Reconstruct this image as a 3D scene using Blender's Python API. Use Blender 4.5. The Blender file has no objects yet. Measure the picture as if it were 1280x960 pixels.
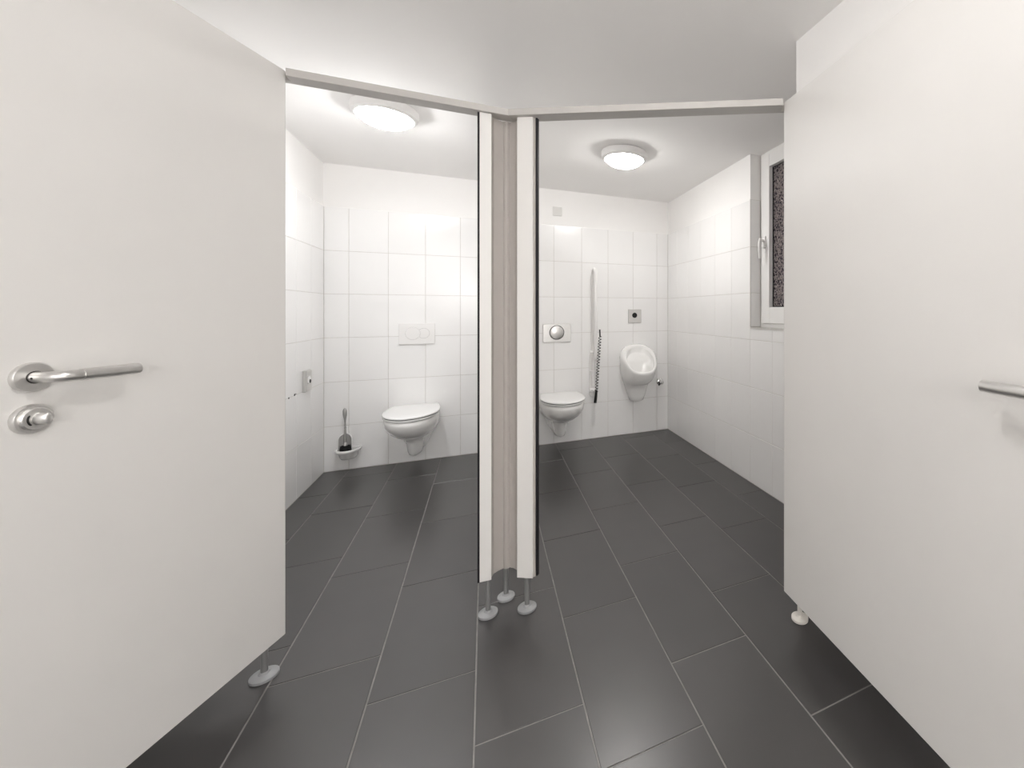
import bpy, bmesh, math, random
from mathutils import Vector, Matrix
random.seed(7)
S = bpy.context.scene
COL = S.collection
PI = math.pi

# ------------------------------------------------------------------ camera
# x runs along the back wall, y runs into the cubicles, z is up, metres.
cam = bpy.data.cameras.new('camera')
cam_o = bpy.data.objects.new('camera', cam)
COL.objects.link(cam_o)
cam_o.location = (0, 0, 1.2)
cam_o.rotation_euler = (math.radians(90), 0, -0.4317)
cam.sensor_width = 36
cam.lens = 528.14 / 1280 * 36
cam.shift_x = -(850.25 - 640) / 1280
cam.shift_y = -(480 - 388.87) / 1280
cam.clip_start = 0.02
S.camera = cam_o

# ------------------------------------------------------------------ world, lamps, exposure
W = bpy.data.worlds.new('night')
S.world = W
W.use_nodes = True
W.node_tree.nodes['Background'].inputs[0].default_value = (0.016, 0.014, 0.03, 1)
W.node_tree.nodes['Background'].inputs[1].default_value = 0.5
LAMP_FILL_BAR = 27.0                                     # emission of the added, unseen fill bar on the lobby's far wall
LAMP_LEFT, LAMP_RIGHT, LAMP_LOBBY, LAMP_FILL = 55.0, 45.0, 33.0, 34.0     # emission of the opal ceiling lamps, the last pair added as unseen fill
S.cycles.max_bounces = 24
S.cycles.diffuse_bounces = 16
S.cycles.glossy_bounces = 6
S.view_settings.view_transform = 'Standard'
S.view_settings.look = 'None'
S.view_settings.gamma = 1
S.view_settings.use_curve_mapping = False
S.view_settings.exposure = 0.51


# ------------------------------------------------------------------ materials
def mat(name, col, rough=0.5, metal=0.0, spec=0.5, noise=0.0, scale=8.0, bump=0.0, bscale=60.0, coat=0.0,
        rvar=0.0, trans=0.0, ior=1.45, objvar=0.0):
    m = bpy.data.materials.new(name)
    m.use_nodes = True
    nt = m.node_tree
    b = nt.nodes['Principled BSDF']
    b.inputs['Base Color'].default_value = (*col, 1)
    b.inputs['Roughness'].default_value = rough
    b.inputs['Metallic'].default_value = metal
    b.inputs['Specular IOR Level'].default_value = spec
    b.inputs['Coat Weight'].default_value = coat
    b.inputs['Transmission Weight'].default_value = trans
    b.inputs['IOR'].default_value = ior
    tc = nt.nodes.new('ShaderNodeTexCoord')
    geo = nt.nodes.new('ShaderNodeNewGeometry')
    if noise > 0 or rvar > 0:
        n = nt.nodes.new('ShaderNodeTexNoise')
        n.inputs['Scale'].default_value = scale
        n.inputs['Detail'].default_value = 6
        nt.links.new(geo.outputs['Position'], n.inputs['Vector'])
        r = nt.nodes.new('ShaderNodeMapRange')
        r.inputs['From Min'].default_value = 0.3
        r.inputs['From Max'].default_value = 0.7
        nt.links.new(n.outputs['Fac'], r.inputs['Value'])
        if noise > 0:
            mx = nt.nodes.new('ShaderNodeMix')
            mx.data_type = 'RGBA'
            mx.inputs['A'].default_value = (*[c * (1 - noise) for c in col], 1)
            mx.inputs['B'].default_value = (*[min(1, c * (1 + noise)) for c in col], 1)
            nt.links.new(r.outputs['Result'], mx.inputs['Factor'])
            out = mx.outputs['Result']
            if objvar > 0:
                oi = nt.nodes.new('ShaderNodeObjectInfo')
                mr = nt.nodes.new('ShaderNodeMapRange')
                mr.inputs['To Min'].default_value = 1 - objvar
                mr.inputs['To Max'].default_value = 1 + objvar
                nt.links.new(oi.outputs['Random'], mr.inputs['Value'])
                hs = nt.nodes.new('ShaderNodeHueSaturation')
                nt.links.new(mr.outputs['Result'], hs.inputs['Value'])
                nt.links.new(out, hs.inputs['Color'])
                out = hs.outputs['Color']
            nt.links.new(out, b.inputs['Base Color'])
        if rvar > 0:
            r2 = nt.nodes.new('ShaderNodeMapRange')
            r2.inputs['To Min'].default_value = max(0, rough - rvar)
            r2.inputs['To Max'].default_value = rough + rvar
            nt.links.new(r.outputs['Result'], r2.inputs['Value'])
            nt.links.new(r2.outputs['Result'], b.inputs['Roughness'])
    if bump > 0:
        n2 = nt.nodes.new('ShaderNodeTexNoise')
        n2.inputs['Scale'].default_value = bscale
        n2.inputs['Detail'].default_value = 3
        nt.links.new(geo.outputs['Position'], n2.inputs['Vector'])
        bp = nt.nodes.new('ShaderNodeBump')
        bp.inputs['Strength'].default_value = bump
        bp.inputs['Distance'].default_value = 0.002
        nt.links.new(n2.outputs['Fac'], bp.inputs['Height'])
        nt.links.new(bp.outputs['Normal'], b.inputs['Normal'])
    return m


M = {}
M['plaster'] = mat('white_plaster', (0.87, 0.86, 0.85), 0.85, noise=0.012, scale=3, bump=0.12, bscale=220)
M['ceiling'] = mat('white_ceiling_paint', (0.91, 0.90, 0.89), 0.9, noise=0.01, scale=2, bump=0.1, bscale=180)
M['grout'] = mat('pale_grout', (0.60, 0.58, 0.55), 0.9, noise=0.08, scale=30)
M['tile'] = mat('white_glazed_tile', (0.86, 0.855, 0.85), 0.19, noise=0.008, scale=5, bump=0.02, bscale=9, objvar=0.012)
M['floor_grout'] = mat('grey_floor_grout', (0.27, 0.26, 0.25), 0.85, noise=0.15, scale=25)
M['floor_tile'] = mat('anthracite_stoneware', (0.045, 0.0425, 0.042), 0.31, spec=1.0, noise=0.05, scale=7, objvar=0.10)
M['laminate'] = mat('pale_grey_laminate', (0.75, 0.735, 0.715), 0.42, noise=0.012, scale=4, bump=0.04, bscale=300)
M['edge'] = mat('laminate_edge', (0.60, 0.585, 0.565), 0.5, noise=0.02, scale=10)
M['alu'] = mat('powder_coated_aluminium', (0.52, 0.50, 0.48), 0.42, noise=0.02, scale=12)
M['recess'] = mat('taupe_corner_profile', (0.46, 0.43, 0.405), 0.5, noise=0.02, scale=12)
M['rubber'] = mat('black_rubber', (0.008, 0.007, 0.01), 0.6, noise=0.1, scale=40)
M['steel'] = mat('satin_steel', (0.73, 0.72, 0.705), 0.36, metal=1.0, noise=0.03, scale=60, rvar=0.05)
M['steel_dark'] = mat('shaded_steel', (0.10, 0.095, 0.09), 0.4, metal=1.0, noise=0.05, scale=60)
M['handle_grey'] = mat('grey_brush_metal', (0.46, 0.45, 0.44), 0.4, metal=0.7, noise=0.03, scale=40)
M['chrome'] = mat('chrome', (0.75, 0.75, 0.75), 0.08, metal=1.0, rvar=0.02, scale=30)
M['foot_grey'] = mat('grey_foot_plastic', (0.31, 0.315, 0.32), 0.4, noise=0.02, scale=20)
M['post_grey'] = mat('grey_foot_post', (0.27, 0.27, 0.27), 0.35, metal=0.4, noise=0.02, scale=20)
M['foot_white'] = mat('white_foot_plastic', (0.80, 0.77, 0.72), 0.35, noise=0.02, scale=20)
M['ceramic'] = mat('white_ceramic', (0.84, 0.835, 0.825), 0.10, noise=0.005, scale=6, coat=0.3)
M['seat'] = mat('white_duroplast', (0.85, 0.85, 0.845), 0.22, noise=0.005, scale=6)
M['gap'] = mat('gap_shade_black', (0.012, 0.012, 0.011), 0.7, noise=0.05, scale=20)  # black fill standing in for the shade inside narrow gaps
M['white_plastic'] = mat('white_plastic', (0.82, 0.81, 0.80), 0.3, noise=0.006, scale=10)
M['plate_line'] = mat('grey_button_gap', (0.50, 0.49, 0.48), 0.6, noise=0.02, scale=10)
M['sensor_grey'] = mat('grey_sensor_plate', (0.58, 0.565, 0.55), 0.45, metal=0.0, noise=0.02, scale=30)
M['black'] = mat('black_plastic', (0.006, 0.006, 0.006), 0.3, noise=0.1, scale=30)
M['bristle'] = mat('black_bristle', (0.006, 0.006, 0.006), 0.8, noise=0.3, scale=120)
M['hood'] = mat('hood_shade_grey', (0.38, 0.37, 0.36), 0.45, noise=0.02, scale=20)  # grey here is the shade inside the hood, put into its colour
M['box_grey'] = mat('light_grey_box', (0.57, 0.56, 0.54), 0.4, noise=0.02, scale=20)
M['cover'] = mat('off_white_cover', (0.70, 0.69, 0.67), 0.5, noise=0.01, scale=20)
M['pvc'] = mat('white_window_pvc', (0.80, 0.795, 0.785), 0.28, noise=0.006, scale=8)
M['lamp_ring'] = mat('white_lamp_ring', (0.72, 0.71, 0.70), 0.4, noise=0.01, scale=8)


def emit_mat(name, strength, col):
    m = bpy.data.materials.new(name)
    m.use_nodes = True
    b = m.node_tree.nodes['Principled BSDF']
    b.inputs['Base Color'].default_value = (0.85, 0.85, 0.85, 1)
    b.inputs['Roughness'].default_value = 0.35
    b.inputs['Emission Color'].default_value = (*col, 1)
    b.inputs['Emission Strength'].default_value = strength
    return m


def night_glass():
    m = bpy.data.materials.new('obscured_night_glass')
    m.use_nodes = True
    nt = m.node_tree
    b = nt.nodes['Principled BSDF']
    b.inputs['Base Color'].default_value = (0.30, 0.27, 0.32, 1)
    b.inputs['Roughness'].default_value = 0.12
    b.inputs['Transmission Weight'].default_value = 0.72
    b.inputs['IOR'].default_value = 1.5
    geo = nt.nodes.new('ShaderNodeNewGeometry')
    v = nt.nodes.new('ShaderNodeTexVoronoi')
    v.inputs['Scale'].default_value = 60
    n = nt.nodes.new('ShaderNodeTexNoise')
    n.inputs['Scale'].default_value = 55
    n.inputs['Detail'].default_value = 3
    ad = nt.nodes.new('ShaderNodeMath')
    nt.links.new(geo.outputs['Position'], v.inputs['Vector'])
    nt.links.new(geo.outputs['Position'], n.inputs['Vector'])
    nt.links.new(v.outputs['Distance'], ad.inputs[0])
    nt.links.new(n.outputs['Fac'], ad.inputs[1])
    rp = nt.nodes.new('ShaderNodeValToRGB')
    e = rp.color_ramp.elements
    e[0].position, e[0].color = 0.80, (0.09, 0.075, 0.13, 1)
    e[1].position, e[1].color = 1.12, (0.85, 0.74, 0.72, 1)  # pale specks paint in the sparkle that light gives the patterned glass
    nt.links.new(ad.outputs[0], rp.inputs['Fac'])
    nt.links.new(rp.outputs['Color'], b.inputs['Base Color'])
    bp = nt.nodes.new('ShaderNodeBump')
    bp.inputs['Strength'].default_value = 1.0
    bp.inputs['Distance'].default_value = 0.02
    nt.links.new(ad.outputs[0], bp.inputs['Height'])
    nt.links.new(bp.outputs['Normal'], b.inputs['Normal'])
    return m


M['glass'] = night_glass()


# ------------------------------------------------------------------ mesh helpers
def link(name, bm, m, parent=None, smooth=False, loc=None, rotz=0.0, kind=None, label=None, bevel=0.0, angle=40):
    bmesh.ops.recalc_face_normals(bm, faces=bm.faces[:])
    me = bpy.data.meshes.new(name)
    bm.to_mesh(me)
    bm.free()
    mats = m if isinstance(m, (list, tuple)) else [m]
    for k in mats:
        me.materials.append(k)
    if smooth:
        for p in me.polygons:
            p.use_smooth = True
        me.set_sharp_from_angle(angle=math.radians(angle))
    o = bpy.data.objects.new(name, me)
    COL.objects.link(o)
    if parent is not None:
        o.parent = parent
    if loc is not None:
        o.location = loc
    o.rotation_euler[2] = rotz
    if kind:
        o['kind'] = kind
    if label:
        o['label'] = label
    if bevel > 0:
        md = o.modifiers.new('bevel', 'BEVEL')
        md.width = bevel
        md.segments = 2
        md.limit_method = 'ANGLE'
    return o


def share(src, name, loc, parent=None, rotz=0.0):
    o = bpy.data.objects.new(name, src)
    COL.objects.link(o)
    o.location = loc
    o.rotation_euler[2] = rotz
    o.parent = parent
    return o


def thing(name, label, cat, loc=(0, 0, 0), rotz=0.0, group=None):
    o = bpy.data.objects.new(name, None)
    o.empty_display_size = 0.05
    COL.objects.link(o)
    o.location = loc
    o.rotation_euler[2] = rotz
    o['label'] = label
    o['category'] = cat
    if group:
        o['group'] = group
    return o


def copy_tree(o, parent=None):
    c = o.copy()
    COL.objects.link(c)
    if parent is not None:
        c.parent = parent
    for ch in list(o.children):
        copy_tree(ch, c)
    return c


def box(bm, x0, x1, y0, y1, z0, z1, mx=None):
    vs = [bm.verts.new((x, y, z)) for z in (z0, z1) for x, y in ((x0, y0), (x1, y0), (x1, y1), (x0, y1))]
    if mx is not None:
        for v in vs:
            v.co = mx @ v.co
    fs = [(0, 3, 2, 1), (4, 5, 6, 7), (0, 1, 5, 4), (1, 2, 6, 5), (2, 3, 7, 6), (3, 0, 4, 7)]
    return [bm.faces.new([vs[i] for i in f]) for f in fs]


def mbox(*a, mx=None):
    bm = bmesh.new()
    box(bm, *a, mx=mx)
    return bm


def loft(bm, rings, cap0=True, cap1=True, closed=True):
    rv = [[bm.verts.new(p) for p in r] for r in rings]
    n = len(rv[0])
    for a, b in zip(rv[:-1], rv[1:]):
        for i in range(n if closed else n - 1):
            j = (i + 1) % n
            bm.faces.new((a[i], a[j], b[j], b[i]))
    if cap0:
        bm.faces.new(rv[0][::-1])
    if cap1:
        bm.faces.new(rv[-1])
    return rv


def axis_frame(ax):
    ax = Vector(ax).normalized()
    up = Vector((0, 0, 1)) if abs(ax.z) < 0.9 else Vector((1, 0, 0))
    a = ax.cross(up).normalized()
    return ax, a, ax.cross(a).normalized()


def lathe(bm, prof, org=(0, 0, 0), ax=(0, 0, 1), n=32):
    """prof = list of (radius, height along axis); radius 0 ends close to a point"""
    ax, a, b = axis_frame(ax)
    org = Vector(org)
    prev = None
    for r, h in prof:
        if r < 1e-6:
            cur = [bm.verts.new(org + ax * h)]
        else:
            cur = [bm.verts.new(org + ax * h + (a * math.cos(2 * PI * i / n) + b * math.sin(2 * PI * i / n)) * r) for i in range(n)]
        if prev is not None:
            for i in range(n):
                j = (i + 1) % n
                if len(prev) == 1 and len(cur) > 1:
                    bm.faces.new((prev[0], cur[j], cur[i]))
                elif len(cur) == 1 and len(prev) > 1:
                    bm.faces.new((prev[i], prev[j], cur[0]))
                elif len(cur) > 1:
                    bm.faces.new((prev[i], prev[j], cur[j], cur[i]))
        prev = cur


def mlathe(prof, org=(0, 0, 0), ax=(0, 0, 1), n=32):
    bm = bmesh.new()
    lathe(bm, prof, org, ax, n)
    return bm


def tube(bm, path, r, n=12, flat=1.0):
    path = [Vector(p) for p in path]
    rings = []
    ref = None
    for i, p in enumerate(path):
        t = (path[min(i + 1, len(path) - 1)] - path[max(i - 1, 0)]).normalized()
        if ref is None:
            _, ref, _ = axis_frame(t)
        ref = (ref - t * ref.dot(t)).normalized()
        b = t.cross(ref)
        rr = r[i] if isinstance(r, (list, tuple)) else r
        rings.append([p + (ref * math.cos(2 * PI * k / n) + b * math.sin(2 * PI * k / n) * flat) * rr for k in range(n)])
    loft(bm, rings)


def mtube(path, r, n=12, flat=1.0):
    bm = bmesh.new()
    tube(bm, path, r, n, flat)
    return bm


def arc(c, a, b, r, t0, t1, n=8):
    c, a, b = Vector(c), Vector(a), Vector(b)
    return [c + (a * math.cos(t0 + (t1 - t0) * i / n) + b * math.sin(t0 + (t1 - t0) * i / n)) * r for i in range(n + 1)]


def extrude_poly(pts, z0, z1):
    bm = bmesh.new()
    loft(bm, [[(x, y, z0) for x, y in pts], [(x, y, z1) for x, y in pts]])
    return bm


def rrect(w, h, r, n=5):
    out = []
    for cx, cy, t in ((w / 2 - r, h / 2 - r, 0), (-w / 2 + r, h / 2 - r, PI / 2), (-w / 2 + r, -h / 2 + r, PI), (w / 2 - r, -h / 2 + r, 1.5 * PI)):
        for i in range(n + 1):
            out.append((cx + r * math.cos(t + PI / 2 * i / n), cy + r * math.sin(t + PI / 2 * i / n)))
    return out


def plate_rings(w, h, r, t, bev=0.002):
    """rounded plate hanging on the back wall: face looks to -y, back at y=0"""
    a = [(x, 0, z) for x, z in rrect(w, h, r)]
    b = [(x, -t + bev, z) for x, z in rrect(w, h, r)]
    c = [(x, -t, z) for x, z in rrect(w - 2 * bev, h - 2 * bev, max(r - bev, 0.001))]
    return [a, b, c]


# ------------------------------------------------------------------ tiles (each its own object on shared meshes)
TILES = {}


def tile_mesh(w, h, t, m, gap, bev, tag):
    """tile lying in local x-z, front face at local y=0 looking to -y, body goes to +y"""
    key = (round(w, 3), round(h, 3), tag)
    if key in TILES:
        return TILES[key]
    bm = bmesh.new()
    g = gap / 2
    r0 = [(g, t, g), (w - g, t, g), (w - g, t, h - g), (g, t, h - g)]
    r1 = [(g, bev, g), (w - g, bev, g), (w - g, bev, h - g), (g, bev, h - g)]
    k = g + bev
    r2 = [(k, 0, k), (w - k, 0, k), (w - k, 0, h - k), (k, 0, h - k)]
    loft(bm, [r0, r1, r2])
    bmesh.ops.recalc_face_normals(bm, faces=bm.faces[:])
    me = bpy.data.meshes.new(tag)
    bm.to_mesh(me)
    bm.free()
    me.materials.append(m)
    TILES[key] = me
    return me


TT = 0.0065          # how far a glazed tile stands out of the grout bed


def wall_tiles(parent, org, rotz, u_lines, z_lines, skip=None):
    """org = point of the tile face plane, u runs along local x after rotz"""
    for u0, u1 in zip(u_lines[:-1], u_lines[1:]):
        for z0, z1 in zip(z_lines[:-1], z_lines[1:]):
            if u1 - u0 < 0.012:
                continue
            pieces = [(u0, u1, z0, z1)]
            if skip:
                pieces = skip(u0, u1, z0, z1)
            for a, b, c, d in pieces:
                me = tile_mesh(b - a, d - c, TT, M['tile'], 0.0028, 0.0012, 'wall_tile')
                o = share(me, 'wall_tile', (0, 0, 0), parent, rotz)
                R = Matrix.Rotation(rotz, 3, 'Z')
                o.location = Vector(org) + R @ Vector((a, 0, 0)) + Vector((0, 0, c))


# ------------------------------------------------------------------ structure
XL, XR, YB, ZC = -1.092, 1.686, 3.96, 2.305      # tile faces of the side walls, of the back wall, ceiling
Y0 = -2.7
XC, YC = 1.157, 1.374                            # corner of the lobby's right wall

floor = link('floor', mbox(XL - 0.15, XR + 0.25, Y0 - 0.1, YB + 0.15, -0.12, -0.0022), M['floor_grout'], kind='structure')
ceiling = link('ceiling', mbox(XL - 0.15, XR + 0.25, Y0 - 0.1, YB + 0.15, ZC, ZC + 0.1), M['ceiling'], kind='structure')

bm = mbox(XL - 0.15, XR + 0.25, YB + TT, YB + 0.15, -0.12, ZC)
wall_back = link('wall_back', bm, [M['plaster'], M['grout']], kind='structure')
bm = mbox(XL - 0.15, XL - TT, Y0, YB + TT, -0.12, ZC)
wall_left = link('wall_left', bm, M['plaster'], kind='structure')

WY0, WY1, WZ0 = 1.56, 2.487, 1.087               # window recess
bm = bmesh.new()
bx = (XR + TT, XR + 0.25)
box(bm, *bx, WY1 + TT, YB + TT, -0.12, ZC)
box(bm, *bx, WY0, WY1 + TT, -0.12, WZ0 - 0.01)
box(bm, *bx, YC, WY0, -0.12, ZC)
wall_right = link('wall_right', bm, M['plaster'], kind='structure')
wall_lobby = link('wall_lobby', mbox(XC, XR + 0.25, Y0, YC, -0.12, ZC), M['plaster'], kind='structure')
wall_front = link('wall_front', mbox(XL - 0.15, XR + 0.25, Y0 - 0.1, Y0, -0.12, ZC), M['plaster'], kind='structure')

# grout beds behind the tiles
ZT = 1.98
rows = [0.0, 0.33, 0.66, 0.99, 1.32, 1.65, 1.98]
rows = [0.002, 0.336, 0.668, 1.0, 1.328, 1.653, 1.98]
GB = TT - 0.0016
for nm, par, a in (('grout_bed', wall_back, (XL - TT, XR + TT, YB + 0.0016, YB + TT, 0, ZT - 0.003)),
                   ('grout_bed', wall_left, (XL - TT, XL - 0.0016, 0.6, YB + TT, 0, ZT - 0.003)),
                   ('grout_bed', wall_right, (XR + 0.0016, XR + TT, WY1, YB + TT, 0, ZT - 0.003)),
                   ('grout_bed', wall_right, (XR + 0.0016, XR + TT, YC, WY1, 0, WZ0 - 0.003))):
    link(nm, mbox(*a), M['grout'], par)

ub = [XL] + [-0.942 + 0.2507 * k for k in range(11)] + [XR]
wall_tiles(wall_back, (0, YB, 0), 0, ub, rows)
# right wall: face looks to -x : local +x -> world -y  (rotz = -90deg maps local -y to -x)
yl = [YC] + [1.487 + 0.25 * k for k in range(10)] + [YB]


def skip_win(u0, u1, z0, z1):
    # u runs towards -y: world y = -u
    ya, yb = -u1, -u0
    if yb <= WY0 + 0.001 or ya >= WY1 - 0.001 or z1 <= WZ0:
        return [(u0, u1, z0, z1)]
    if z0 < WZ0 - 0.02:
        return [(u0, u1, z0, WZ0 - 0.004)]
    if ya < WY0 - 0.02:
        return [(-WY0, u1, z0, z1)]
    return []


wall_tiles(wall_right, (XR, 0, 0), -PI / 2, [-y for y in yl[::-1]], rows, skip_win)
# left wall: face looks to +x : rotz=+90 maps local -y to +x, local x -> world y
wall_tiles(wall_left, (XL, 0, 0), PI / 2, [0.6 + 0.02] + [0.71 + 0.25 * k for k in range(13)] + [YB], rows)

# reveal of the window: tiles on the jamb, metal edge trim
for z0, z1 in ((WZ0 + 0.004, 1.328), (1.328, 1.653), (1.653, 1.985)):
    me = tile_mesh(0.082, z1 - z0, TT, M['tile'], 0.0028, 0.0012, 'wall_tile')
    share(me, 'wall_tile', (XR + 0.004, WY1, z0), wall_right, 0)
link('grout_bed', mbox(XR + 0.004, XR + 0.088, WY1 + 0.0016, WY1 + TT, WZ0, 1.985), M['grout'], wall_right)
bm = bmesh.new()
box(bm, XR - 0.001, XR + 0.004, WY1 - 0.0015, WY1 + 0.003, WZ0 - 0.004, 1.985)
link('edge_trim', bm, M['steel'], wall_right, label='thin metal edge trim on the window reveal corner')
bm = bmesh.new()
box(bm, XR - 0.002, XR + 0.09, WY0, WY1, WZ0 - 0.012, WZ0)
link('sill_trim', bm, M['steel'], wall_right)

# window
win = bpy.data.objects.new('window_1', None)
COL.objects.link(win)
win['kind'] = 'structure'
win.location = (XR + 0.088, WY1, WZ0)


def wl(x0, x1, y0, y1, z0, z1):        # window-local: x into the wall, y measured towards the camera, z up
    return (x0, x1, -y1, -y0, z0, z1)


WW, WH = WY1 - WY0, ZC - WZ0
bm = bmesh.new()
for a in ((0.0, 0.07, 0.0, 0.05, 0, WH), (0.0, 0.07, WW - 0.05, WW, 0, WH), (0.0, 0.07, 0.05, WW - 0.05, 0, 0.045), (0.0, 0.07, 0.05, WW - 0.05, WH - 0.05, WH)):
    box(bm, *wl(*a))
link('window_frame', bm, M['pvc'], win, bevel=0.003)
bm = bmesh.new()
s0, s1, zb, zt = 0.035, WW - 0.035, 0.03, WH - 0.03
wd = 0.088
for a in ((-0.018, 0.05, s0, s0 + wd, zb, zt), (-0.018, 0.05, s1 - wd, s1, zb, zt), (-0.018, 0.05, s0 + wd, s1 - wd, zb, zb + 0.11), (-0.018, 0.05, s0 + wd, s1 - wd, zt - wd, zt)):
    box(bm, *wl(*a))
sash = link('window_sash', bm, M['pvc'], win, bevel=0.003)
bm = bmesh.new()
for a in ((0.012, 0.02, s0 + wd, s0 + wd + 0.006, zb + 0.11, zt - wd), (0.012, 0.02, s0 + wd, s1 - wd, zb + 0.11, zb + 0.116), (0.012, 0.02, s0 + wd, s1 - wd, zt - wd - 0.006, zt - wd)):
    box(bm, *wl(*a))
link('glazing_gasket', bm, M['black'], sash)
link('window_pane', mbox(*wl(0.016, 0.022, s0 + wd - 0.01, s1 - wd + 0.01, zb + 0.10, zt - wd + 0.01)), M['glass'], sash)
h = link('window_handle', mbox(*wl(-0.03, -0.018, s0 + 0.026, s0 + 0.056, 0.55, 0.63)), M['white_plastic'], sash, bevel=0.003)
bm = bmesh.new()
hy = -(s0 + 0.041)
tube(bm, [(-0.03, hy, 0.60), (-0.055, hy, 0.60)], 0.010)
tube(bm, [(-0.055, hy, 0.612), (-0.062, hy, 0.585), (-0.064, hy, 0.53), (-0.060, hy, 0.475)], [0.010, 0.011, 0.010, 0.008])
link('window_lever', bm, M['white_plastic'], sash, smooth=True)
link('drip_rail', mbox(*wl(-0.006, 0.0, 0.03, WW - 0.03, 0.012, 0.024)), M['pvc'], win)

# ------------------------------------------------------------------ floor tiles
FX = [-0.029 + 0.302 * k for k in range(-4, 7)]
PH = {-5: 3.3, -4: 2.88, -3: 3.167, -2: 3.588, -1: 2.777, 0: 2.505, 1: 2.8986, 2: 2.529, 3: 2.789, 4: 2.619, 5: 2.947}
FL = 0.604
for k in range(-4, 6):
    xa, xb = max(-0.029 + 0.302 * k, XL), min(-0.029 + 0.302 * (k + 1), XR)
    if xb - xa < 0.02:
        continue
    n = int((PH[k] - Y0) / FL) + 1
    y = PH[k] - n * FL
    while y < YB:
        ya, yb = max(y, Y0), min(y + FL, YB)
        y += FL
        if xa > XC - 0.02:
            ya = max(ya, YC)
        x1 = xb
        if yb - ya < 0.015:
            continue
        if xb > XC and ya < YC:
            if xa < XC - 0.02 and yb > YC + 0.02:       # tile notched by the wall corner: keep the two straight pieces
                spans = [(xa, XC, ya, YC), (xa, xb, YC, yb)]
                me = tile_mesh(XC - xa, YC - ya, 0.008, M['floor_tile'], 0.0, 0.0008, 'floor_tile')
            x1 = min(xb, XC) if yb <= YC + 0.02 else xb
        w, d = x1 - xa, yb - ya
        me = tile_mesh(w, d, 0.008, M['floor_tile'], 0.0046, 0.001, 'floor_tile')
        o = share(me, 'floor_tile', (xa, ya, random.uniform(-0.0003, 0.0003)), floor)
        o.rotation_euler = (PI / 2, 0, 0)      # local z -> -y ... fixed below
        o.rotation_euler = (-PI / 2, 0, 0)     # local z -> +y, local y(back) -> -z
        o.location.y = ya

# ------------------------------------------------------------------ ceiling lamps
def ceiling_lamp(x, y, strength, label, col=(1.0, 0.985, 0.965)):
    t = thing('ceiling_lamp', label, 'lamp', (x, y, ZC), group='round opal ceiling lamps')
    R = 0.157
    link('lamp_ring', mlathe([(0.0, -0.001), (R - 0.010, -0.001), (R, -0.008), (R, -0.032), (R - 0.006, -0.048), (R - 0.022, -0.057), (R - 0.029, -0.052), (R - 0.029, -0.02), (0, -0.02)], n=56),
         M['lamp_ring'], t, smooth=True)
    prof = [(R - 0.0295, -0.030)]
    for i in range(0, 9):
        a = PI / 2 * i / 8
        prof.append(((R - 0.0295) * math.cos(a), -0.050 - 0.054 * math.sin(a)))
    prof[-1] = (0, prof[-1][1])
    link('opal_diffuser', mlathe(prof, n=40), emit_mat('opal_glass', strength, col), t, smooth=True, label='glowing opal glass dome')
    return t


ceiling_lamp(-0.495, 2.755, LAMP_LEFT, 'round opal ceiling lamp lit above the left cubicle', (0.985, 0.99, 1.0))
ceiling_lamp(0.876, 2.833, LAMP_RIGHT, 'round opal ceiling lamp lit above the right cubicle with the urinal', (1.0, 0.98, 0.955))
ceiling_lamp(0.17, 0.62, LAMP_LOBBY, 'round opal ceiling lamp lit in front of the cubicle doors', (1.0, 0.985, 0.97))
ceiling_lamp(-0.60, -1.75, LAMP_FILL, 'round opal fill lamp added at the far end of the lobby, on its left', (1.0, 0.985, 0.97))  # unseen lamp added to even out the lobby light
ceiling_lamp(0.60, -1.75, LAMP_FILL, 'round opal fill lamp added at the far end of the lobby, on its right', (1.0, 0.985, 0.97))  # second added lamp, out of view, for the same fill

t = thing('fill_bar_lamp', 'long opal fill lamp added on the far wall of the lobby', 'lamp', (0.0, Y0, 1.62))  # invented light bar behind the camera, brightens the lower doors
link('lamp_base', mbox(-0.75, 0.75, 0.0, 0.03, -0.095, 0.095), M['lamp_ring'], t, bevel=0.004)
bm = bmesh.new()
loft(bm, [[(x, 0.03 + 0.055 * math.sin(PI * i / 12), 0.085 * math.cos(PI * i / 12)) for i in range(13)] for x in (-0.74, 0.74)])
link('opal_diffuser', bm, emit_mat('opal_acrylic', LAMP_FILL_BAR, (1.0, 0.985, 0.97)), t, smooth=True)

# ------------------------------------------------------------------ cubicle partition
V = Vector((0.078, 1.84, 0))                      # corner where the two fronts meet
E = Vector((0.873, -0.488, 0)).normalized()       # direction of the slanted right front
RZ = math.atan2(E.y, E.x)
ZP, ZH = 0.142, 1.974                             # lower edge of the panels, underside of the header rails
part = thing('toilet_partition', 'pale grey cubicle partition with header rails and a pilaster on round feet', 'partition', (V.x, V.y, 0))
IV = -V


def plink(name, bm, m, parent=part, **k):
    for v in bm.verts:
        v.co = v.co + IV
    return link(name, bm, m, parent, **k)


def efr(s0, s1, d0, d1, z0, z1):
    """box along the slanted front: s along the front, d away from the camera"""
    mx = Matrix.Translation(V) @ Matrix.Rotation(RZ, 4, 'Z')
    return mbox(s0, s1, d0, d1, z0, z1, mx=mx)


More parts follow.
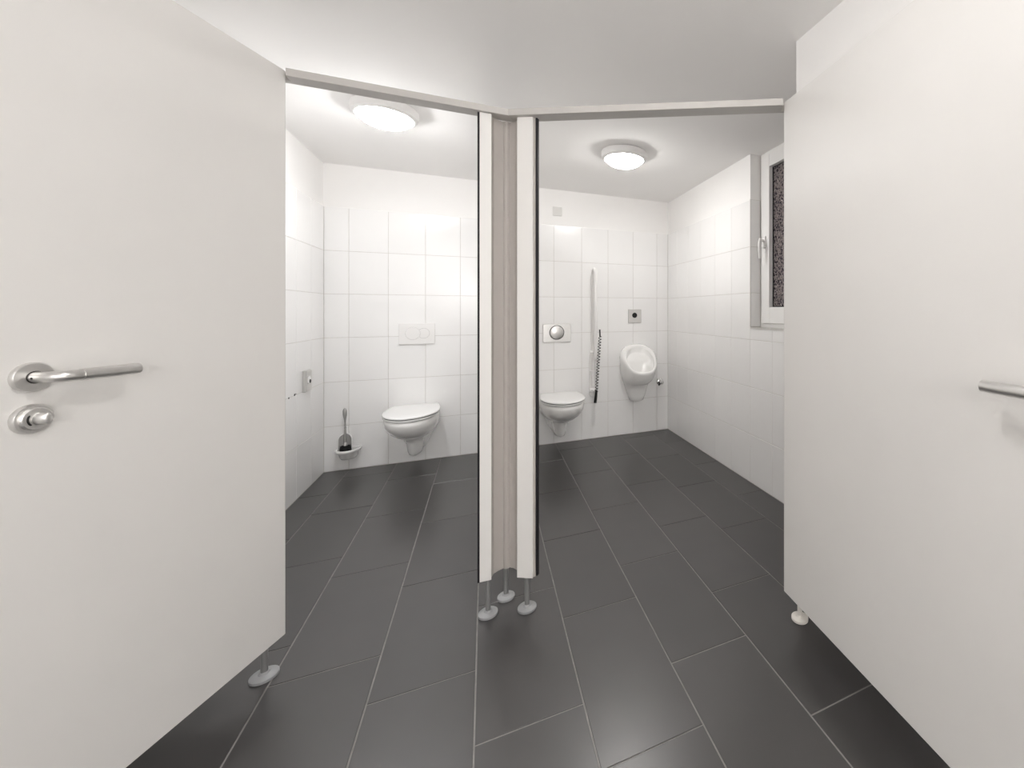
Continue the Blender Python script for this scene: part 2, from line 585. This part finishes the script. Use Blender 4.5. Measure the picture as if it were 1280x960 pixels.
# header rails (front lip, underside)
bm = bmesh.new()
pts = [(-0.597, 1.802), (V.x + 0.0025, 1.802), (V.x + 0.0262, 1.862), (XL, 1.862), (XL, 1.842), (-0.597, 1.842)]
loft(bm, [[(x, y, ZH) for x, y in pts], [(x, y, ZH + 0.026) for x, y in pts]])
plink('header_rail', bm, M['alu'], bevel=0.0015)
mx = Matrix.Translation(V) @ Matrix.Rotation(RZ, 4, 'Z')
bm = bmesh.new()
loft(bm, [[mx @ Vector((a, b, z)) for a, b in ((0.0207, -0.032), (1.092, -0.032), (1.092, 0.020), (1.19, 0.020), (1.19, 0.032), (0.0121, 0.032))] for z in (ZH, ZH + 0.026)])
plink('header_rail', bm, M['alu'], bevel=0.0015)
# pilasters and side panels
plink('pilaster', mbox(-0.021, 0.021, 1.815, 1.842, ZP + 0.004, ZH), M['laminate'], bevel=0.001)
plink('pilaster', efr(0.049, 0.113, -0.014, 0.014, ZP - 0.006, ZH), M['laminate'], bevel=0.001)
plink('pilaster', mbox(XL + 0.004, -0.645, 1.815, 1.842, ZP, ZH), M['laminate'], bevel=0.001)
plink('pilaster', efr(1.14, 1.185, 0.020, 0.046, ZP, ZH), M['laminate'], bevel=0.001)
# recessed corner profile with its bead
cp = [(0.021, 1.828), (0.030, 1.850), (0.046, 1.862), (0.066, 1.872), (0.072, 1.864), (0.080, 1.861), (0.087, 1.865), (0.090, 1.868), (0.104, 1.856),
      (0.116, 1.836), (0.1207, 1.8165), (0.133, 1.838), (0.118, 1.872), (0.094, 1.905), (0.062, 1.905), (0.021, 1.862)]
plink('corner_profile', extrude_poly(cp, ZP + 0.006, ZH - 0.0006), M['recess'], smooth=True, angle=25)
plink('divider_panel', mbox(0.064, 0.092, 1.905, YB - 0.004, ZP, ZH + 0.02), M['laminate'], bevel=0.001)
# rubber door seals
bm = mbox(-0.0285, -0.021, 1.818, 1.846, ZP + 0.002, ZH)
plink('door_seal', bm, M['rubber'], label='black rubber door seal')
plink('seal_profile', efr(0.1135, 0.1205, -0.006, 0.014, ZP - 0.004, ZH), M['recess'])
plink('door_seal', efr(0.1205, 0.1275, -0.002, 0.014, ZP - 0.002, ZH), M['rubber'], label='black rubber door seal')


def foot(x, y, ztop, mdisc, mpost, r=0.036, lab=None):
    o = plink('support_foot', mlathe([(0.0, 0.008), (0.0095, 0.008), (0.0095, ztop), (0, ztop)], (x, y, 0), n=16), mpost, smooth=True)
    bm = mlathe([(0, 0.001), (r, 0.001), (r, 0.009), (r - 0.003, 0.0115), (0.016, 0.0145), (0.012, 0.020), (0, 0.020)], (x, y, 0), n=28)
    d = plink('foot_disc', bm, mdisc, o, smooth=True, label=lab)
    return o


foot(0.009, 1.836, ZP + 0.006, M['foot_grey'], M['post_grey'])
foot(0.152, 1.806, ZP - 0.004, M['foot_grey'], M['post_grey'])
foot(0.078, 1.912, ZP + 0.006, M['foot_grey'], M['post_grey'], r=0.034)
foot(-0.659, 1.829, ZP + 0.002, M['foot_grey'], M['post_grey'], r=0.037)
foot(-1.02, 1.829, ZP + 0.002, M['foot_grey'], M['post_grey'])
foot(1.112, 1.300, ZP + 0.002, M['foot_white'], M['foot_white'], r=0.032, lab='white round foot disc')


# ------------------------------------------------------------------ cubicle doors with lever and thumb turn
def cubicle_door(label, hinge, d, nrm, width, ros_t, ros_z, lock_z):
    """hinge = point of the visible face at the hinge edge; d = unit vector to the free end; nrm = out of the visible face"""
    hinge, d, nrm = Vector(hinge), Vector((*d, 0)).normalized(), Vector((*nrm, 0)).normalized()
    t = thing('cubicle_door', label, 'door', (hinge.x, hinge.y, 0), group='open cubicle doors')
    up = Vector((0, 0, 1))

    def P(a, o, z):                       # along the leaf, out of the leaf, up
        return d * a + nrm * o + up * z

    def b(a0, a1, o0, o1, z0, z1):
        bm = bmesh.new()
        vs = [bm.verts.new(P(a, o, z)) for z in (z0, z1) for a, o in ((a0, o0), (a1, o0), (a1, o1), (a0, o1))]
        for f in ((0, 3, 2, 1), (4, 5, 6, 7), (0, 1, 5, 4), (1, 2, 6, 5), (2, 3, 7, 6), (3, 0, 4, 7)):
            bm.faces.new([vs[i] for i in f])
        return bm
    z0, z1 = 0.128, 1.998
    link('door_leaf', b(0.0, width, -0.038, 0.0, z0, z1), M['laminate'], t, bevel=0.0012)
    link('edge_band', b(-0.002, 0.0, -0.037, -0.001, z0 + 0.001, z1 - 0.001), M['edge'], t)
    for z in (0.32, 1.80):
        link('hinge', mlathe([(0, 0), (0.008, 0), (0.008, 0.07), (0, 0.07)], P(0.006, -0.045, z), n=14), M['steel'], t, smooth=True)
    # lever on its rosette
    ro = P(ros_t, 0, ros_z)
    R = 0.0295
    ros = link('rosette', mlathe([(R, 0.0), (R, 0.006), (R - 0.002, 0.0085), (0.012, 0.0095), (0.012, 0.006), (0, 0.006)], ro, nrm, 40), M['steel'], t, smooth=True)
    bm = bmesh.new()
    lathe(bm, [(0.0125, 0.0098), (0.0125, 0.0105), (0.0, 0.0105)], ro, nrm, 24)
    link('bearing_ring', bm, M['steel_dark'], ros)
    c = P(ros_t, 0.034, ros_z)
    path = [P(ros_t, 0.009, ros_z), P(ros_t, 0.030, ros_z)] + arc(P(ros_t - 0.018, 0.034, ros_z), d, nrm, 0.018, 0.0, PI / 2, 6) + [P(ros_t - 0.034, 0.052, ros_z)]
    lev = link('lever', mtube(path, 0.0112, 16), M['steel'], t, smooth=True)
    link('lever_screw', mlathe([(0, 0), (0.0022, 0.0), (0.0022, 0.0012), (0, 0.0012)], P(ros_t - 0.001, 0.018, ros_z - 0.001) + d * 0.0112, d, 12), M['black'], lev)
    g = [P(ros_t - 0.034 - 0.093 * i / 6, 0.052 + 0.0015 * math.sin(PI * i / 6), ros_z + 0.001 * i / 6) for i in range(7)]
    bm = bmesh.new()
    tube(bm, g + [P(ros_t - 0.1285, 0.052, ros_z + 0.001)], [0.0122] * 7 + [0.0105], 18)
    link('lever_grip', bm, M['steel'], lev, smooth=True)
    # thumb turn
    lo = P(ros_t, 0, lock_z)
    lr = link('lock_rosette', mlathe([(R, 0.0), (R, 0.005), (R - 0.0025, 0.0085), (0.0225, 0.0088), (0.0225, 0.0125), (0.0205, 0.0145), (0, 0.0145)], lo, nrm, 40), M['steel'], t, smooth=True)
    bm = bmesh.new()
    rings = []
    n = 24
    for o_, sa, sz in ((0.0140, 0.0125, 0.0135), (0.018, 0.0115, 0.0132), (0.024, 0.0085, 0.0125), (0.029, 0.0055, 0.0115), (0.0305, 0.0035, 0.009)):
        rings.append([lo + nrm * o_ + d * (-0.004 + sa * math.cos(2 * PI * i / n)) + up * (sz * math.sin(2 * PI * i / n)) for i in range(n)])
    loft(bm, rings)
    kn = link('thumb_turn', bm, M['steel'], lr, smooth=True)
    bm = bmesh.new()
    tube(bm, [lo + nrm * 0.0146 + d * (0.0095 + 0.004 * math.cos(1.5 * a)) + up * (0.012 * math.sin(a)) for a in [-1.25 + 2.1 * i / 10 for i in range(11)]], [0.0004] + [0.0016] * 9 + [0.0004], 8)
    link('turn_slot', bm, M['black'], lr, smooth=True)
    return t


cubicle_door('pale grey door open on the left with steel lever and round lock', (-0.604, 1.822), (-0.39550463, -0.91846398), (0.9185, -0.3955), 0.640, 0.559, 1.068, 0.985)
cubicle_door('pale grey door open on the right, beside the cubicle with the urinal', (1.038, 1.303), (-0.07088347, -0.9974846), (-0.9975, 0.0709), 0.97, 0.905, 1.045, 0.96)


# ------------------------------------------------------------------ wall-hung toilets
def dshape(w, L, z, rear=0.84, mid=0.45, n=14, d0=0.0):
    """closed loop, flat side at the wall (local y = -d), w = half width"""
    pts = []
    ds = []
    for i in range(5):
        d = mid * L * i / 4
        ds.append((w * (rear + (1 - rear) * math.sin(PI / 2 * i / 4)), d))
    for i in range(1, n + 1):
        a = PI / 2 * i / n
        ds.append((w * math.cos(a), mid * L + (1 - mid) * L * math.sin(a)))
    for x, d in ds[:-1]:
        pts.append((x, -(d + d0), z))
    pts.append((0, -(L + d0), z))
    for x, d in ds[:-1][::-1]:
        pts.append((-x, -(d + d0), z))
    return pts


def toilet(x, z, label):
    t = thing('wall_hung_toilet', label, 'toilet', (x, YB, z), group='wall-hung toilets')
    bm = bmesh.new()
    prof = [(0.405, 0.172, 0.512, 0.84), (0.400, 0.178, 0.522, 0.84), (0.375, 0.179, 0.525, 0.84), (0.345, 0.175, 0.512, 0.86), (0.310, 0.163, 0.480, 0.9),
            (0.282, 0.147, 0.436, 0.95), (0.256, 0.125, 0.384, 1.0), (0.235, 0.100, 0.328, 1.0), (0.220, 0.078, 0.278, 1.0), (0.208, 0.065, 0.248, 1.0),
            (0.18, 0.060, 0.236, 1.0), (0.13, 0.054, 0.222, 1.0), (0.10, 0.050, 0.212, 1.0), (0.082, 0.044, 0.20, 1.0), (0.074, 0.032, 0.18, 1.0)]
    rings = [dshape(w, L, z, rear) for z, w, L, rear in prof]
    loft(bm, rings)
    bowl = link('bowl', bm, M['ceramic'], t, smooth=True, angle=60)
    # flange against the wall
    bm = bmesh.new()
    fl = []
    for dd, sc in ((0.0, 1.0), (0.02, 0.985), (0.03, 0.95)):
        pts = []
        for u in ((0.150, 0.395), (0.152, 0.36), (0.138, 0.29), (0.112, 0.21), (0.082, 0.14), (0.058, 0.095), (0.038, 0.078)):
            pts.append(u)
        loop = pts + [(-a, b) for a, b in pts[::-1]]
        fl.append([(a * sc, -dd, 0.24 + (b - 0.24) * sc) for a, b in loop])
    loft(bm, fl)
    link('wall_flange', bm, M['ceramic'], t, smooth=True, angle=50)
    for s in (-1, 1):
        link('bolt_cap', mlathe([(0.011, 0), (0.011, 0.002), (0.007, 0.005), (0, 0.006)], (s * 0.075, -0.11, 0.255), (s * 0.8, 0, -0.6), 14), M['white_plastic'], t, smooth=True)
    for s in (-1, 1):
        pass
    bm = bmesh.new()
    loft(bm, [dshape(0.168, 0.455, 0.4045, 0.85, d0=0.055), dshape(0.168, 0.455, 0.4095, 0.85, d0=0.055)])
    link('bowl_seat_gap', bm, M['gap'], t)  # dark sheet in place of the shade between bowl and seat
    bm = bmesh.new()
    loft(bm, [dshape(0.176, 0.475, 0.409, 0.85, d0=0.048), dshape(0.180, 0.479, 0.412, 0.85, d0=0.048), dshape(0.180, 0.479, 0.421, 0.85, d0=0.048), dshape(0.177, 0.476, 0.4235, 0.85, d0=0.048)])
    link('seat', bm, M['seat'], t, smooth=True, angle=50)
    bm = bmesh.new()
    loft(bm, [dshape(0.177, 0.474, 0.4230, 0.85, d0=0.05), dshape(0.177, 0.474, 0.4285, 0.85, d0=0.05)])
    link('seat_gap', bm, M['gap'], t)  # dark sheet drawn for the shaded line under the lid
    bm = bmesh.new()
    loft(bm, [dshape(0.180, 0.484, 0.428, 0.85, d0=0.045), dshape(0.183, 0.487, 0.431, 0.85, d0=0.045), dshape(0.183, 0.487, 0.436, 0.85, d0=0.045), dshape(0.178, 0.482, 0.4405, 0.85, d0=0.046),
              dshape(0.160, 0.455, 0.4435, 0.85, d0=0.055), dshape(0.10, 0.34, 0.446, 0.85, d0=0.10), dshape(0.03, 0.12, 0.447, 0.85, d0=0.2)])
    link('lid', bm, M['seat'], t, smooth=True, angle=60)
    for s in (-1, 1):
        link('hinge', mlathe([(0, 0), (0.010, 0), (0.010, 0.045), (0, 0.045)], (s * 0.075 - 0.0225, -0.036, 0.419), (1, 0, 0), 14), M['seat'], t, smooth=True)
    return t


toilet(-0.497, 0.022, 'white wall-hung toilet with closed lid beside the toilet brush')
toilet(0.598, 0.029, 'white wall-hung toilet with closed lid below the steel flush plate')


# ------------------------------------------------------------------ flush plates
def disc_on_wall(r, y0, y1, x=0, z=0, n=36, bev=0.0015):
    """disc whose axis is -y"""
    return mlathe([(0, y0), (r, y0), (r, y1 - bev), (r - bev, y1), (0, y1)], (x, 0, z), (0, -1, 0), n)


t = thing('flush_plate', 'white dual flush plate above the left toilet', 'flush plate', (-0.4975, YB, 1.018), group='flush plates above the toilets')
bm = bmesh.new()
loft(bm, plate_rings(0.246, 0.166, 0.008, 0.012))
pl = link('plate', bm, M['white_plastic'], t, smooth=True)
link('button_gap', disc_on_wall(0.0515, 0.011, 0.0125, -0.030, 0.004), M['plate_line'], t)
link('large_button', disc_on_wall(0.0495, 0.011, 0.0155, -0.030, 0.004), M['white_plastic'], t, smooth=True)


def crescent(r, off, rc):
    """part of the right-hand disc left over beside the large button"""
    out = []
    for i in range(25):
        a = -2.2 + 4.4 * i / 24
        out.append((r * math.cos(a), r * math.sin(a)))
    inn = []
    a0 = out[-1]
    for i in range(1, 12):
        f = i / 12
        z = out[-1][1] + (out[0][1] - out[-1][1]) * f
        inn.append((-off + math.sqrt(max(rc * rc - z * z, 0)), z))
    return out + inn


def wallprism(loop, y0, y1, x, z):
    bm = bmesh.new()
    loft(bm, [[(a + x, -y0, b + z) for a, b in loop], [(a + x, -y1, b + z) for a, b in loop]])
    return bm


cl = crescent(0.0395, 0.076, 0.054)
link('button_gap', wallprism([(a * 1.05, b * 1.05) for a, b in cl], 0.011, 0.0125, 0.046, 0.004), M['plate_line'], t)
link('small_button', wallprism(cl, 0.011, 0.015, 0.046, 0.004), M['white_plastic'], t)

t = thing('flush_plate', 'brushed steel flush plate with one round button above the right toilet', 'flush plate', (0.5905, YB, 1.0015), group='flush plates above the toilets')
bm = bmesh.new()
loft(bm, plate_rings(0.246, 0.168, 0.010, 0.012, 0.003))
link('plate', bm, M['steel'], t, smooth=True)
link('button_gap', disc_on_wall(0.066, 0.011, 0.0130, -0.003, 0.004), M['gap'], t)
link('round_button', mlathe([(0, 0.011), (0.059, 0.011), (0.059, 0.016), (0.052, 0.0185), (0, 0.0195)], (-0.003, 0, 0.004), (0, -1, 0), 40), M['steel'], t, smooth=True)

# ------------------------------------------------------------------ urinal
t = thing('urinal', 'white ceramic wall urinal in the corner beside the right wall', 'urinal', (1.331, YB, 0))


def uring(db, zb, df, zf, hw, n=40, flat=0.0, sq=1.0, wall=0.0):
    pts = []
    for i in range(n):
        a = 2 * PI * i / n
        c, s = math.cos(a), math.sin(a)
        f = (1 - s) / 2 if True else 0          # s=+1 back, s=-1 front
        x = hw * math.copysign(abs(c) ** sq, c)
        if s > -0.2 and wall:
            x *= 1 + wall * min(1, (s + 0.2) / 0.7)
        k = f
        if flat and s > 0:
            k = (1 - abs(s) ** flat) / 2 if s > 0 else f
        pts.append((x, -(db + (df - db) * k), zb + (zf - zb) * k))
    return pts


bm = bmesh.new()
rings = [
    uring(0.0, 0.352, 0.080, 0.328, 0.050),
    uring(0.0, 0.356, 0.094, 0.333, 0.072, sq=.8),
    uring(0.0, 0.40, 0.100, 0.380, 0.088, sq=.75),
    uring(0.0, 0.47, 0.108, 0.440, 0.106, sq=.72, wall=0.1),
    uring(0.0, 0.54, 0.125, 0.482, 0.122, sq=.72, wall=0.16),
    uring(0.0, 0.59, 0.170, 0.497, 0.133, sq=.75, wall=0.22),
    uring(0.0, 0.64, 0.215, 0.515, 0.142, sq=.78, wall=0.26),
    uring(0.0, 0.70, 0.250, 0.540, 0.150, sq=.8, wall=0.26),
    uring(0.0, 0.76, 0.278, 0.570, 0.156, sq=.8, wall=0.22),
    uring(0.0, 0.825, 0.296, 0.600, 0.161, sq=.8, wall=0.22),
    uring(0.004, 0.868, 0.304, 0.618, 0.161, sq=.8, wall=0.18),
    uring(0.022, 0.882, 0.303, 0.632, 0.157, sq=.8, wall=0.08),
    uring(0.052, 0.878, 0.294, 0.637, 0.146, sq=.8),
    uring(0.062, 0.872, 0.288, 0.636, 0.137, sq=.78),
    uring(0.068, 0.862, 0.284, 0.629, 0.132, sq=.76),
    uring(0.070, 0.845, 0.280, 0.617, 0.129, sq=.76),
    uring(0.060, 0.805, 0.272, 0.602, 0.126, sq=.76),
    uring(0.066, 0.796, 0.270, 0.597, 0.122, sq=.78),
    uring(0.100, 0.775, 0.262, 0.582, 0.112, sq=.82),
    uring(0.118, 0.700, 0.236, 0.560, 0.098, sq=.88),
    uring(0.122, 0.630, 0.205, 0.546, 0.080),
    uring(0.126, 0.575, 0.170, 0.543, 0.044),
]
loft(bm, rings)
link('urinal_body', bm, M['ceramic'], t, smooth=True, angle=70)
for s in (-1, 1):
    link('screw_cap', mlathe([(0.009, 0), (0.009, 0.001), (0.005, 0.003), (0, 0.0035)], (s * 0.1475, -0.09, 0.655), (s, -0.25, -0.2), 14), M['plate_line'], t, smooth=True)
link('drain', mlathe([(0.016, 0.0), (0.016, 0.004), (0.011, 0.006), (0, 0.006)], (0, -0.148, 0.558), (0, -0.2, 1), 20), M['chrome'], t, smooth=True)

t = thing('flush_sensor', 'square grey urinal flush sensor with a round black eye', 'sensor', (1.331, YB, 1.151))
bm = bmesh.new()
loft(bm, plate_rings(0.134, 0.134, 0.004, 0.010))
link('plate', bm, M['sensor_grey'], t, smooth=True)
link('sensor_eye', disc_on_wall(0.0255, 0.0095, 0.0125, -0.003, 0.008), M['black'], t, smooth=True)

t = thing('angle_valve', 'small chrome angle valve on the wall right of the urinal', 'valve', (1.597, YB, 0.49))
link('wall_rosette', mlathe([(0.036, 0), (0.036, 0.003), (0.03, 0.010), (0.014, 0.014), (0, 0.014)], (0, 0, 0), (0, -1, 0), 28), M['chrome'], t, smooth=True)
link('valve_body', mlathe([(0, 0.01), (0.013, 0.01), (0.013, 0.05), (0, 0.05)], (0, 0, 0), (0, -1, 0), 20), M['chrome'], t, smooth=True)
link('valve_knob', mlathe([(0, 0.048), (0.019, 0.048), (0.021, 0.055), (0.019, 0.066), (0, 0.07)], (0, 0, 0), (0, -1, 0), 10), M['chrome'], t)
link('outlet_stub', mlathe([(0, 0.0), (0.009, 0.0), (0.009, 0.034), (0, 0.034)], (-0.008, -0.035, -0.004), (-0.55, -0.15, -0.8), 14), M['black'], t, smooth=True, label='dark outlet stub')

# ------------------------------------------------------------------ folded-up grab rail with its spiral cable
gx = 0.909
t = thing('grab_rail', 'white grab rail folded up against the wall with a black spiral cable', 'grab rail', (gx, YB, 0))
r = 0.0165
d1, d2 = 0.050, 0.145
path = [(0, -d1, 0.50), (0, -d1, 1.50)]
cc = (0, -(d1 + d2) / 2, 1.535)
path += arc(cc, (0, 1, 0), (0, 0, 1), (d2 - d1) / 2, 0, PI, 12)
path += [(0, -d2, 1.50), (0, -d2, 0.80)] + [(0, -d2 + 0.008, 0.775), (0, -d2 + 0.03, 0.755)]
link('rail', mtube(path, r, 16), M['white_plastic'], t, smooth=True)
bm = bmesh.new()
loft(bm, [[(a, b, c + 0.6) for a, b, c in q] for q in plate_rings(0.055, 0.40, 0.02, 0.022, 0.004)])
link('wall_mount', bm, M['white_plastic'], t, smooth=True)
link('hinge_bolt', mlathe([(0, 0), (0.016, 0), (0.018, 0.004), (0.016, 0.05), (0.01, 0.054), (0, 0.054)], (-0.033, -0.075, 0.82), (1, 0, 0), 20), M['white_plastic'], t, smooth=True)
link('hinge_bolt', mlathe([(0, 0), (0.02, 0), (0.022, 0.004), (0.02, 0.05), (0, 0.052)], (-0.034, -0.06, 0.465), (1, 0, 0), 20), M['white_plastic'], t, smooth=True)
link('lower_bracket', mbox(-0.032, 0.012, -0.075, -0.02, 0.640, 0.652), M['white_plastic'], t, bevel=0.002)
link('bolt_screw', mlathe([(0, 0), (0.004, 0), (0.004, 0.003), (0, 0.003)], (-0.018, -0.082, 0.47), (0, -1, 0), 10), M['black'], t)
coil = []
top, bot = Vector((0.048, -0.12, 0.965)), Vector((0.014, -0.12, 0.46))
turns = 19
for i in range(turns * 12 + 1):
    f = i / (turns * 12)
    p = top.lerp(bot, f)
    a = 2 * PI * turns * f
    coil.append(p + Vector((math.cos(a) * 0.012, math.sin(a) * 0.012, 0)))
cab = link('spiral_cable', mtube(coil, 0.0032, 6), M['black'], t, smooth=True, label='black spiral cable')
link('cable_end', mtube([(0.046, -0.118, 1.03), (0.048, -0.12, 0.965)], 0.0065, 10), M['black'], cab, smooth=True)
link('cable_plug', mtube([(0.014, -0.12, 0.475), (0.010, -0.12, 0.42), (0.004, -0.118, 0.36)], [0.011, 0.013, 0.0135], 12), M['black'], cab, smooth=True)

# ------------------------------------------------------------------ toilet brush and its holder
t = thing('brush_holder', 'white wall-mounted toilet brush holder with an arched hood, its shade painted grey', 'holder', (-0.938, YB, 0))
bm = bmesh.new()


def hring(w, d, z, n=14, tilt=0.0, d0=0.0):
    pts = [(w, -d0, z)]
    for i in range(0, n + 1):
        a = PI * i / n
        pts.append((w * math.cos(a), -0.012 - (d - 0.012) * math.sin(a) ** 0.9, z + tilt * math.sin(a)))
    pts.append((-w, -d0, z))
    return pts


hr = [hring(0.030, 0.050, 0.088), hring(0.046, 0.075, 0.094), hring(0.056, 0.094, 0.112), hring(0.060, 0.104, 0.138), hring(0.074, 0.122, 0.150), hring(0.079, 0.128, 0.158),
      hring(0.078, 0.127, 0.168), hring(0.072, 0.120, 0.172), hring(0.064, 0.110, 0.168, d0=0.008), hring(0.057, 0.102, 0.150, d0=0.008), hring(0.047, 0.087, 0.120, d0=0.008), hring(0.02, 0.05, 0.115, d0=0.008)]
loft(bm, hr)
link('holder_bowl', bm, M['ceramic'], t, smooth=True, angle=60)
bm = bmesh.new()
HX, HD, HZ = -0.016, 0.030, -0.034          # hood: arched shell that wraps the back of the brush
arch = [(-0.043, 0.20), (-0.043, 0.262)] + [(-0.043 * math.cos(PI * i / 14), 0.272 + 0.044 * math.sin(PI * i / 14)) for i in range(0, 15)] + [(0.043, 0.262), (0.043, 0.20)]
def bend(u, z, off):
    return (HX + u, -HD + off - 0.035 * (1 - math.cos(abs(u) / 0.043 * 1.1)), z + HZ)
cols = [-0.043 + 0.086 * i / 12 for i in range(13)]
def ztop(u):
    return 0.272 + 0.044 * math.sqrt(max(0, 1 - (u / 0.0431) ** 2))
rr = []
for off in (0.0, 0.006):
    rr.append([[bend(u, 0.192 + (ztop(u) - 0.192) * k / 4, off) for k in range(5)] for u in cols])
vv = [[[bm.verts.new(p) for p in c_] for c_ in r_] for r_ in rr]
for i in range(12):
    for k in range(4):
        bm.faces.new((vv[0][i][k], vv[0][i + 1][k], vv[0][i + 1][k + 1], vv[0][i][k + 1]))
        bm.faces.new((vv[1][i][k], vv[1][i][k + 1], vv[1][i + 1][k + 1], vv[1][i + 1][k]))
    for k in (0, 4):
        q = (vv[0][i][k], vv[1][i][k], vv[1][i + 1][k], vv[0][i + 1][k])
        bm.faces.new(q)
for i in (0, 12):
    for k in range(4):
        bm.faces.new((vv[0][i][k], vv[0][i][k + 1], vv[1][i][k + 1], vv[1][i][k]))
link('hood', bm, M['hood'], t, smooth=True, angle=50, label='arched back hood with its shade painted grey')
bm = bmesh.new()
tube(bm, [bend(u, z, 0.003) for u, z in arch], 0.0042, 8)
link('hood_rim', bm, M['ceramic'], t, smooth=True)

t = thing('toilet_brush', 'toilet brush with black bristles and a grey handle, standing in its holder', 'brush', (-0.946, YB - 0.066, 0.122))
bm = bmesh.new()
rnd = random.Random(3)
lathe(bm, [(0, 0.0), (0.02, 0.0), (0.032, 0.02), (0.035, 0.05), (0.031, 0.075), (0, 0.08)], (0, 0, 0), n=20)
for i in range(220):
    a, z = rnd.uniform(0, 2 * PI), rnd.uniform(0.008, 0.078)
    L = 0.039 + rnd.uniform(-0.004, 0.004)
    dirv = Vector((math.cos(a), math.sin(a), rnd.uniform(-0.2, 0.3)))
    p0 = Vector((0, 0, z)) + dirv * 0.02
    side = Vector((-math.sin(a), math.cos(a), 0)) * 0.0012
    p1 = Vector((0, 0, z)) + dirv * L
    bm.faces.new([bm.verts.new(q) for q in (p0 - side, p0 + side, p1 + side * .6, p1 - side * .6)])
link('bristles', bm, M['bristle'], t, smooth=False, label='black bristle head')
link('collar', mlathe([(0.0, 0.072), (0.011, 0.072), (0.013, 0.085), (0.009, 0.10), (0.006, 0.105), (0, 0.105)], n=16), M['steel'], t, smooth=True)
hz = [(0.10, 0.0075), (0.16, 0.0070), (0.19, 0.006), (0.205, 0.0048), (0.21, 0.007), (0.222, 0.0042), (0.232, 0.0056), (0.244, 0.004), (0.256, 0.0054), (0.268, 0.006), (0.285, 0.0085), (0.305, 0.0125), (0.335, 0.0130), (0.35, 0.0095), (0.357, 0.003)]
link('brush_handle', mtube([(-0.004 * max(0, (z - .1)) / .25, 0, z) for z, _ in hz], [q for _, q in hz], 14), M['handle_grey'], t, smooth=True)

# ------------------------------------------------------------------ small wall items
t = thing('wall_box', 'small light grey box with a round lock on the left wall', 'box', (XL, 3.63, 0.736))
link('box_body', mbox(0.0, 0.017, -0.076, 0.024, -0.072, 0.072), M['box_grey'], t, bevel=0.003)
link('box_cover', mbox(0.017, 0.022, -0.071, 0.020, -0.068, 0.068), M['box_grey'], t, bevel=0.002)
link('lock_ring', mlathe([(0, 0), (0.026, 0), (0.026, 0.004), (0.022, 0.006), (0, 0.006)], (0.022, -0.034, 0.003), (1, 0, 0), 28), M['white_plastic'], t, smooth=True)
link('lock_core', mlathe([(0, 0), (0.012, 0), (0.012, 0.003), (0, 0.003)], (0.028, -0.034, -0.003), (1, 0, 0), 20), M['black'], t)

t = thing('cover_plate', 'small square off-white blank cover plate high on the wall above the right toilet', 'cover plate', (0.594, YB + TT, 2.108))
bm = bmesh.new()
loft(bm, plate_rings(0.082, 0.082, 0.005, 0.009))
link('plate', bm, M['cover'], t, smooth=True)
link('plate_rim', wallprism(rrect(0.070, 0.070, 0.004), 0.008, 0.0098, 0, 0), M['cover'], t)

for y, z, r in ((3.430, 0.673, 0.0075), (3.345, 0.668, 0.006), (3.45, 0.675, 0.004)):
    link('screw_plug', mlathe([(0, -0.001), (r, -0.001), (r, 0.0015), (0, 0.0015)], (XL, y, z), (1, 0, 0), 10), M['rubber'], wall_left, label='dark screw plug in the tile joint')
